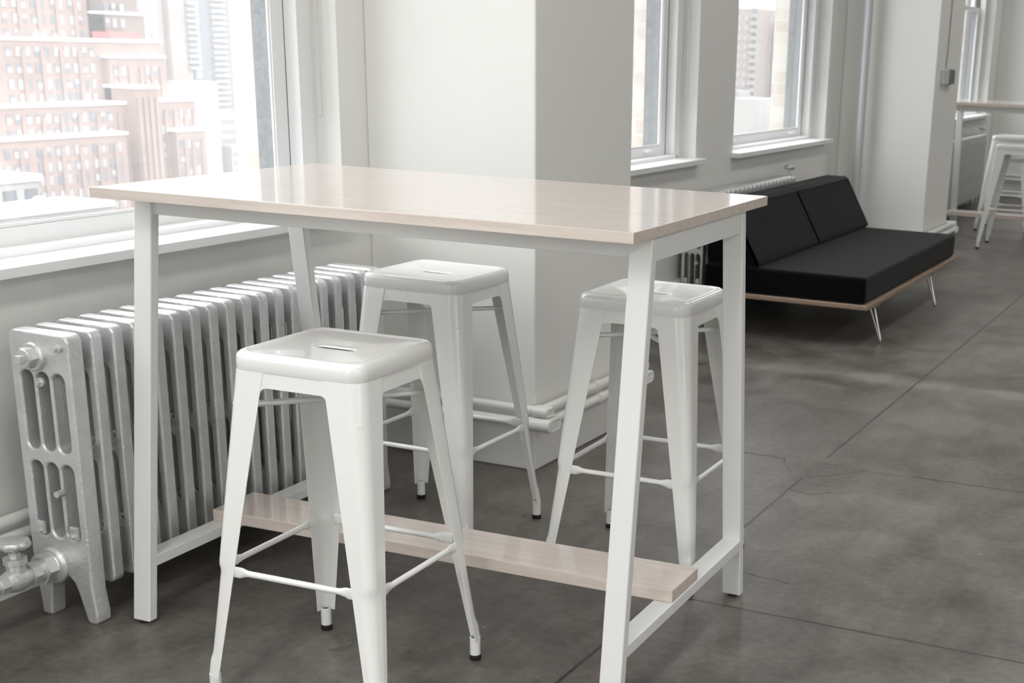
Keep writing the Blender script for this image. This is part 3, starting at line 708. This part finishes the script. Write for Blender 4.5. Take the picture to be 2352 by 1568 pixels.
# ------------------------------------------------------------------ daybed
def daybed():
    t = thing('daybed', 'low black daybed sofa on oak platform with steel hairpin legs', 'sofa', (-2.185, 7.56, 0))
    x0, x1, y0, y1 = -.435, .440, -1.01, 1.01
    b = MB(); b.box(x0, x1, y0, y1, .186, .212, .006, 3); b.build('platform', M['oak'], t)
    def cushion(verts, name, r, bulge=0.):
        b = MB(); b.hexa(verts, r, 4); o = b.build(name, M['fabric'], t, 50); return o
    c = MB(); c.box(x0 + .01, x1 - .016, y0 + .004, y1 - .010, .2125, .345, .022, 4)
    c.build('seat_cushion', M['fabric'], t, 50)
    for ya, yb in ((y0 + .006, -.004), (.004, y1 - .012)):
        xb, xf = x0 + .005, -.135
        v = [(xb + .02, ya, .346), (xf, ya, .346), (xf, yb, .346), (xb + .02, yb, .346), (xb, ya, .646), (-.285, ya, .646), (-.285, yb, .646), (xb, yb, .646)]
        b = MB(); prof = [(xb + .02, .346), (xf - .006, .346), (xf, .352), (xf, .372), (-.285, .640), (-.292, .646), (xb, .646)]
        vs0 = [b.bm.verts.new((p[0], ya, p[1])) for p in prof]; vs1 = [b.bm.verts.new((p[0], yb, p[1])) for p in prof]
        b.bm.faces.new(vs0[::-1]); b.bm.faces.new(vs1)
        for i in range(len(prof)): j = (i + 1) % len(prof); b.bm.faces.new((vs0[i], vs0[j], vs1[j], vs1[i]))
        bmesh.ops.bevel(b.bm, geom=[e for e in b.bm.edges if e.calc_length() > .03], offset=.018, segments=4, affect='EDGES', profile=.5)
        b.flat = True; b.build('back_cushion', M['fabric'], t, 50)
    for sx, xf in ((1, .470), (-1, -.40)):
        for yy in (-.827, .370):
            b = MB(); r = .0052; top = .186
            xa = xf - sx * .055
            pts = [(xa, yy - .045, top), (xf - .004, yy - .008, .022), (xf, yy - .006, .010), (xf, yy - .001, .0054), (xf, yy + .004, .010), (xf - .002, yy + .006, .022), (xa, yy + .034, top)]
            b.tube(pts, r, 12); b.box(xa - .03, xa + .03, yy - .06, yy + .05, top - .003, top); b.build('hairpin_leg', M['chrome'], t)
    return t
daybed()

# ------------------------------------------------------------------ little box on the second pillar
t = thing('wall_sensor', 'small grey box with dark front and cable on second pillar', 'thermostat', (PX, 9.715, 1.24))
b = MB(); b.box(.0005, .022, -.145, .02, -.048, .048, .005); b.build('case', M['plastic'], t)
b = MB(); b.box(.0005, .036, .022, .135, -.050, .050, .012, 3); b.build('cover', M['dark_plastic'], t)
b = MB(); b.tube([(.006, -.04, .05), (.006, -.035, .10), (.006, -.02, .16), (.006, -.02, .25), (.006, .0, 1.6)], .0035, 8); b.build('cable', M['cable'], t)

# ------------------------------------------------------------------ the city outside
b = MB(); b.box(-900, -3.3, -500, 900, -81, -80); tag(b.build('ground', M['street'], smooth=0), 'snow covered street level far below the windows', 'ground', kind='structure')
def win_mesh(name, w, h, mode):
    b = MB(); b.box(-.25, .12, -w / 2, w / 2, -h / 2, h / 2, mi=0)
    if mode == 1: b.box(.12, .16, -w / 2 + .06, w / 2 - .06, -h * .02, h / 2 - .06, mi=1)
    if mode == 2: b.box(.12, .16, -w / 2 + .06, w / 2 - .06, -h / 2 + .06, h / 2 - .06, mi=1)
    if mode == 3: b.box(.12, .16, -w / 2 + .06, w / 2 - .06, -h / 2 + .06, h * .22, mi=1)
    bmesh.ops.recalc_face_normals(b.bm, faces=b.bm.faces); me = bpy.data.meshes.new(name); b.bm.to_mesh(me); b.bm.free()
    me.materials.append(M['winglass']); me.materials.append(M['winblind']); return me
WM = [win_mesh('window', 1.35, 2.1, k) for k in range(4)]
def tower(lb, cat='building', group=None): return thing('building', lb, cat, (0, 0, -80), group=group)
Z0 = 80.
def massing(root, name, m_, xf, xb, y0, y1, ztop, ledge=True, zlow=-80, over=.35, stripes=None):
    b = MB(); b.box(xb, xf, y0, y1, zlow + Z0, ztop + Z0)
    if stripes:
        for yy in stripes: b.box(xf, xf + .45, yy - .55, yy + .55, zlow + Z0, ztop + Z0 - 2.0)
    o = b.build(name, m_, root, 0)
    if ledge:
        b = MB(); b.box(xb, xf + over, y0 - over, y1 + over, ztop + Z0, ztop + Z0 + .55); b.build('snow_ledge', M['snow'], o, 0)
    return o
big = tower('rosy brick stepped high-rise outside the wide near window')
RND = random.Random(3)
wins = []
def grid(xf, ys, zs):
    for z in zs:
        for y in ys: wins.append((xf, y, z + Z0))
mid = lambda ys: [(a + c) / 2 for a, c in zip(ys[1::2], ys[2::2])]
t1 = [232.8, 235.4, 238.1, 240.7, 243.5, 246.0, 249.0, 251.4, 254.2, 256.5]
t2 = [225.7, 228.0, 231.1, 233.5, 236.3, 238.6, 241.5, 243.8, 246.7, 249.1, 252.1, 254.4, 260.9, 263.0]
t2r = [271.1, 273.4, 277.7, 280.3]
t3 = [220.6, 223.1, 225.5, 229.3, 231.6, 234.4, 236.8, 239.7, 241.9, 245.0, 247.3, 250.0, 252.4]
uu = [242.1, 244.9, 247.6, 250.4, 252.9, 256.0, 258.3, 261.3, 263.9]
massing(big, 'tier', M['redbrick'], -246, -300, 150, 254.8, -22.3, stripes=mid(t3))
massing(big, 'tier', M['redbrick'], -250, -300, 150, 264.2, -15.9, stripes=mid(t2[:12]) + [257.2, 259.3])
massing(big, 'tower_bay', M['redbrick'], -247, -300, 259.6, 267.2, -12.3, stripes=[260.6, 262.5, 264.4, 266.3])
massing(big, 'tier', M['redbrick'], -250, -300, 264, 282.8, -15.6, stripes=[269.8, 272.2, 275.4, 279.0, 282.0])
massing(big, 'tier', M['redbrick'], -247, -300, 272.2, 282.4, -22.5, stripes=[275.0, 277.6, 281.0])
massing(big, 'tier', M['redbrick'], -256, -300, 150, 279.0, -2.2, stripes=mid(t1))
massing(big, 'tier', M['redbrick'], -254, -300, 259.6, 277.6, -5.7, stripes=[262.7, 266, 269.5, 273, 276.3])
massing(big, 'tier', M['redbrick'], -266, -310, 150, 266.5, 60, stripes=mid(uu))
massing(big, 'tier', M['darkbrick'], -262, -310, 268.0, 280.6, 4.0)
massing(big, 'tier', M['darkbrick'], -262.5, -310, 268.0, 279.2, 60, ledge=False)
b = MB(); b.box(-262, -257, 263.4, 273.4, -1.6 + Z0, .0 + Z0); b.build('roof_tank', M['redpaint'], big, 0)
b = MB(); b.box(-262, -257, 241.2, 245.0, -1.7 + Z0, -.5 + Z0); b.build('roof_hut', M['palebrick'], big, 0)
grid(-246 + .02, t3, (-25.0, -28.3, -31.1, -34.5, -37.6)); grid(-250 + .02, t2, (-18.4, -21.5)); grid(-250 + .02, t2r, (-18.6, -22.2)); grid(-250 + .02, t2r[:1], (-25.5, -28.7)); grid(-247 + .02, [273.8, 276.2, 279.1], (-25.5, -28.8, -31.9, -35))
grid(-250 + .02, t2[-2:], (-25, -28.3, -31.5)); grid(-256 + .02, t1, (-4.6, -8.1, -11.5, -14.6)); grid(-254 + .02, [261.5, 264.0, 271.7, 274.3], (-8.6, -12.0)); grid(-266 + .02, uu, (5.6, 2.3, -1.0)); grid(-262 + .02, [268.5, 270.7, 273.3], (5.4, 2.0))
for k, (x, y, z) in enumerate(wins[:100]):
    o = bpy.data.objects.new('window', WM[RND.choice((0, 0, 1, 2, 3, 2))]); COL.objects.link(o); o.parent = big; o.location = (x, y, z)
b = MB()
for x, y, z in wins[100:]:
    md = RND.choice((0, 1, 2, 3)); b.box(x - .25, x + .12, y - .68, y + .68, z - 1.05, z + 1.05, mi=0)
    if md: b.box(x + .12, x + .16, y - .62, y + .62, z - (0 if md == 1 else 1), z + (1 if md < 3 else .25), mi=1)
o = b.build('upper_windows', [M['winglass'], M['winblind']], big, 0); o['kind'] = 'stuff'

def slab_tower(lb, m_, xf, xb, y0, y1, ztop, wys, rows, balcony=None, wsize=(2.6, 1.9), mode='winblind', face='x'):
    r = tower(lb); b = MB(); b.box(xb, xf, y0, y1, 0, ztop + Z0); b.build('block', m_, r, 0)
    k = 0
    for z in rows:
        for y in wys:
            if k >= 60: break
            b = MB()
            if face == 'x': b.box(xf - .1, xf + .15, y - wsize[0] / 2, y + wsize[0] / 2, z + Z0 - wsize[1] / 2, z + Z0 + wsize[1] / 2)
            else: b.box(y - wsize[0] / 2, y + wsize[0] / 2, y0 - .15, y0 + .1, z + Z0 - wsize[1] / 2, z + Z0 + wsize[1] / 2)
            b.build('window', M[mode], r, 0); k += 1
    if balcony:
        for z in balcony[2]:
            b = MB()
            if face == 'x':
                b.box(xf, xf + 1.2, balcony[0], balcony[1], z + Z0 - .1, z + Z0 + .75, mi=0); b.box(xf, xf + .1, balcony[0], balcony[1], z + Z0 + .75, z + Z0 + 1.9, mi=1)
            else:
                b.box(balcony[0], balcony[1], y0 - 1.2, y0, z + Z0 - .1, z + Z0 + .75, mi=0); b.box(balcony[0], balcony[1], y0 - .1, y0, z + Z0 + .75, z + Z0 + 1.9, mi=1)
            b.build('balcony', [M['palestone'], M['winglass']], r, 0)
    return r
rows = [8.8 - 2.2 * k for k in range(13)]
slab_tower('pale pink tower with two columns of white windows', M['palebrick'], -332, -370, 352.6, 363.9, 60, (355.2, 360.0), rows)
slab_tower('pale pink balcony tower right of the stepped high-rise', M['palebrick'], -330, -370, 364.4, 373.6, 60, (), (), (371.6, 376.6, [8.7 - 1.8 * k for k in range(12)]))
slab_tower('blue grey tower with dark balcony stacks', M['bluegrey'], -332, -380, 376.4, 396.4, 60, (378.6,), rows[:11], (385.3, 392.1, [10.4 - 1.85 * k for k in range(22)]))
slab_tower('blank white stone block in front of the blue grey tower', M['whitestone'], -318, -329, 359.0, 370.6, -14.6, (), ())
slab_tower('low white stone block with two window rows', M['palestone'], -322, -330.2, 375.6, 388.5, -24.8, [376.8 + 1.25 * k for k in range(9)], (-27.5, -30.7, -33.6), wsize=(.7, 1.6), mode='winglass')
slab_tower('lowest pale stone block beside the brick window reveal', M['palestone'], -318, -321.5, 375.5, 390, -35.0, [376.8 + 1.25 * k for k in range(9)], (-37.6, -40.5, -43.4), wsize=(.7, 1.6), mode='winglass')
# towers seen along the street through the window above the daybed
slab_tower('pink brick tower seen through the window above the daybed', M['palebrick'], -109.2, -126, 300, 330, 9.4, (-113.2, -111.6), [7.2 - 1.95 * k for k in range(14)], (-110.4, -109.2, [7.6 - 1.55 * k for k in range(18)]), wsize=(.8, 1.0), face='y')
slab_tower('grey balcony block at the foot of the pink tower', M['palestone'], -108.8, -112.2, 290, 297, -7.6, (), (), (-111.9, -109.6, [-9.6 - 1.6 * k for k in range(10)]), face='y')
slab_tower('faint pale tower right of the pink tower', M['whitestone'], -103.6, -107.9, 310, 330, 7.2, [-107.2 + .8 * k for k in range(4)], [4.5 - 2.6 * k for k in range(9)], wsize=(.35, 1.6), mode='palestone', face='y')
slab_tower('low blank white building below the faint tower', M['whitestone'], -102.5, -108.6, 285, 297, -8.9, (), ())
# snowy penthouse and trees, low on the left
p = tower('flat snowy roof under the penthouse and the trees')
b = MB(); b.box(-140, -107, 84, 116, 0, -18.63 + Z0); b.build('block', M['palestone'], p, 0)
p = tower('snow topped white penthouse low behind the wide near window')
b = MB(); b.box(-140, -120, 103.5, 111.3, -18.6 + Z0, -14.3 + Z0); b.build('block', M['whitestone'], p, 0)
b = MB(); b.box(-140.3, -119.7, 103.2, 111.6, -14.3 + Z0, -13.7 + Z0); b.build('snow_roof', M['snow'], p, 0)
b = MB(); b.box(-125, -122, 107.6, 108.4, -14 + Z0, -11.6 + Z0); b.build('chimney', M['whitestone'], p, 0)
for a, c in ((106.6, 108.2), (109.4, 111.0)):
    b = MB(); b.box(-120, -119.85, a, c, -16.5 + Z0, -15.1 + Z0); b.build('window', M['winglass'], p, 0)
p = tower('flat cream roof terrace in front of the snowy trees')
b = MB(); b.box(-106, -100, 86, 101, 0, -14.6 + Z0); b.build('block', M['palestone'], p, 0)
b = MB(); b.box(-106, -99.8, 86, 101.2, -14.6 + Z0, -14.2 + Z0); b.build('snow_roof', M['snow'], p, 0)
def tree(x, y, ztop, rad, lb, seed):
    r = thing('snowy_tree', lb, 'tree', (x, y, -18.6)); rr = random.Random(seed)
    b = MB(); b.tube([(0, 0, 0), (.1, 0, ztop + 18.6 - rad)], [.25, .12], 8); b.build('trunk', M['bark'], r)
    for nm, m_, n, dz, sc_ in (('foliage', 'leaf', 34, -.25, 1.), ('snow_cap', 'snow', 22, .35, .8)):
        b = MB()
        for _ in range(n):
            a, q = rr.uniform(0, 2 * PI), rr.random() ** .5 * rad * sc_; z = ztop + 18.6 - rad + rr.uniform(-.9, .55) * rad + dz
            if nm == 'snow_cap': z = ztop + 18.6 - rad + rr.uniform(.1, .9) * rad * (1 - q / rad * .6)
            bmesh.ops.create_icosphere(b.bm, subdivisions=1, radius=rr.uniform(.22, .42) * rad * sc_, matrix=Matrix.Translation((q * math.cos(a), q * math.sin(a), z)) @ Matrix.Diagonal((1, 1, .6, 1)))
        for v in b.bm.verts: v.co += Vector((rr.uniform(-.06, .06) for _ in range(3)))
        b.build(nm, M[m_], r, 0)
tree(-112, 99.2, -15.0, .9, 'small snowy tree at the lower left corner of the near window', 1)
tree(-110, 102.0, -14.3, 1.15, 'taller snow laden tree, middle of the three outside', 2)
tree(-110, 105.0, -14.9, .95, 'snow laden tree nearest the brick high-rise, rightmost of three', 3)

# winter haze hanging between the buildings
hz_m = bpy.data.materials.new('winter_haze'); hz_m.use_nodes = True; t_ = hz_m.node_tree
for n_ in list(t_.nodes):
    if n_.type != 'OUTPUT_MATERIAL': t_.nodes.remove(n_)
vs_ = t_.nodes.new('ShaderNodeVolumeScatter'); vs_.inputs['Density'].default_value = .00042; vs_.inputs['Color'].default_value = (1, 1, 1, 1)
t_.links.new(vs_.outputs[0], [n_ for n_ in t_.nodes if n_.type == 'OUTPUT_MATERIAL'][0].inputs['Volume'])
b = MB(); b.box(-480, -40, 40, 480, -79.9, 110); tag(b.build('haze', hz_m, smooth=0), 'pale winter haze in the air between the buildings', 'haze', kind='structure')
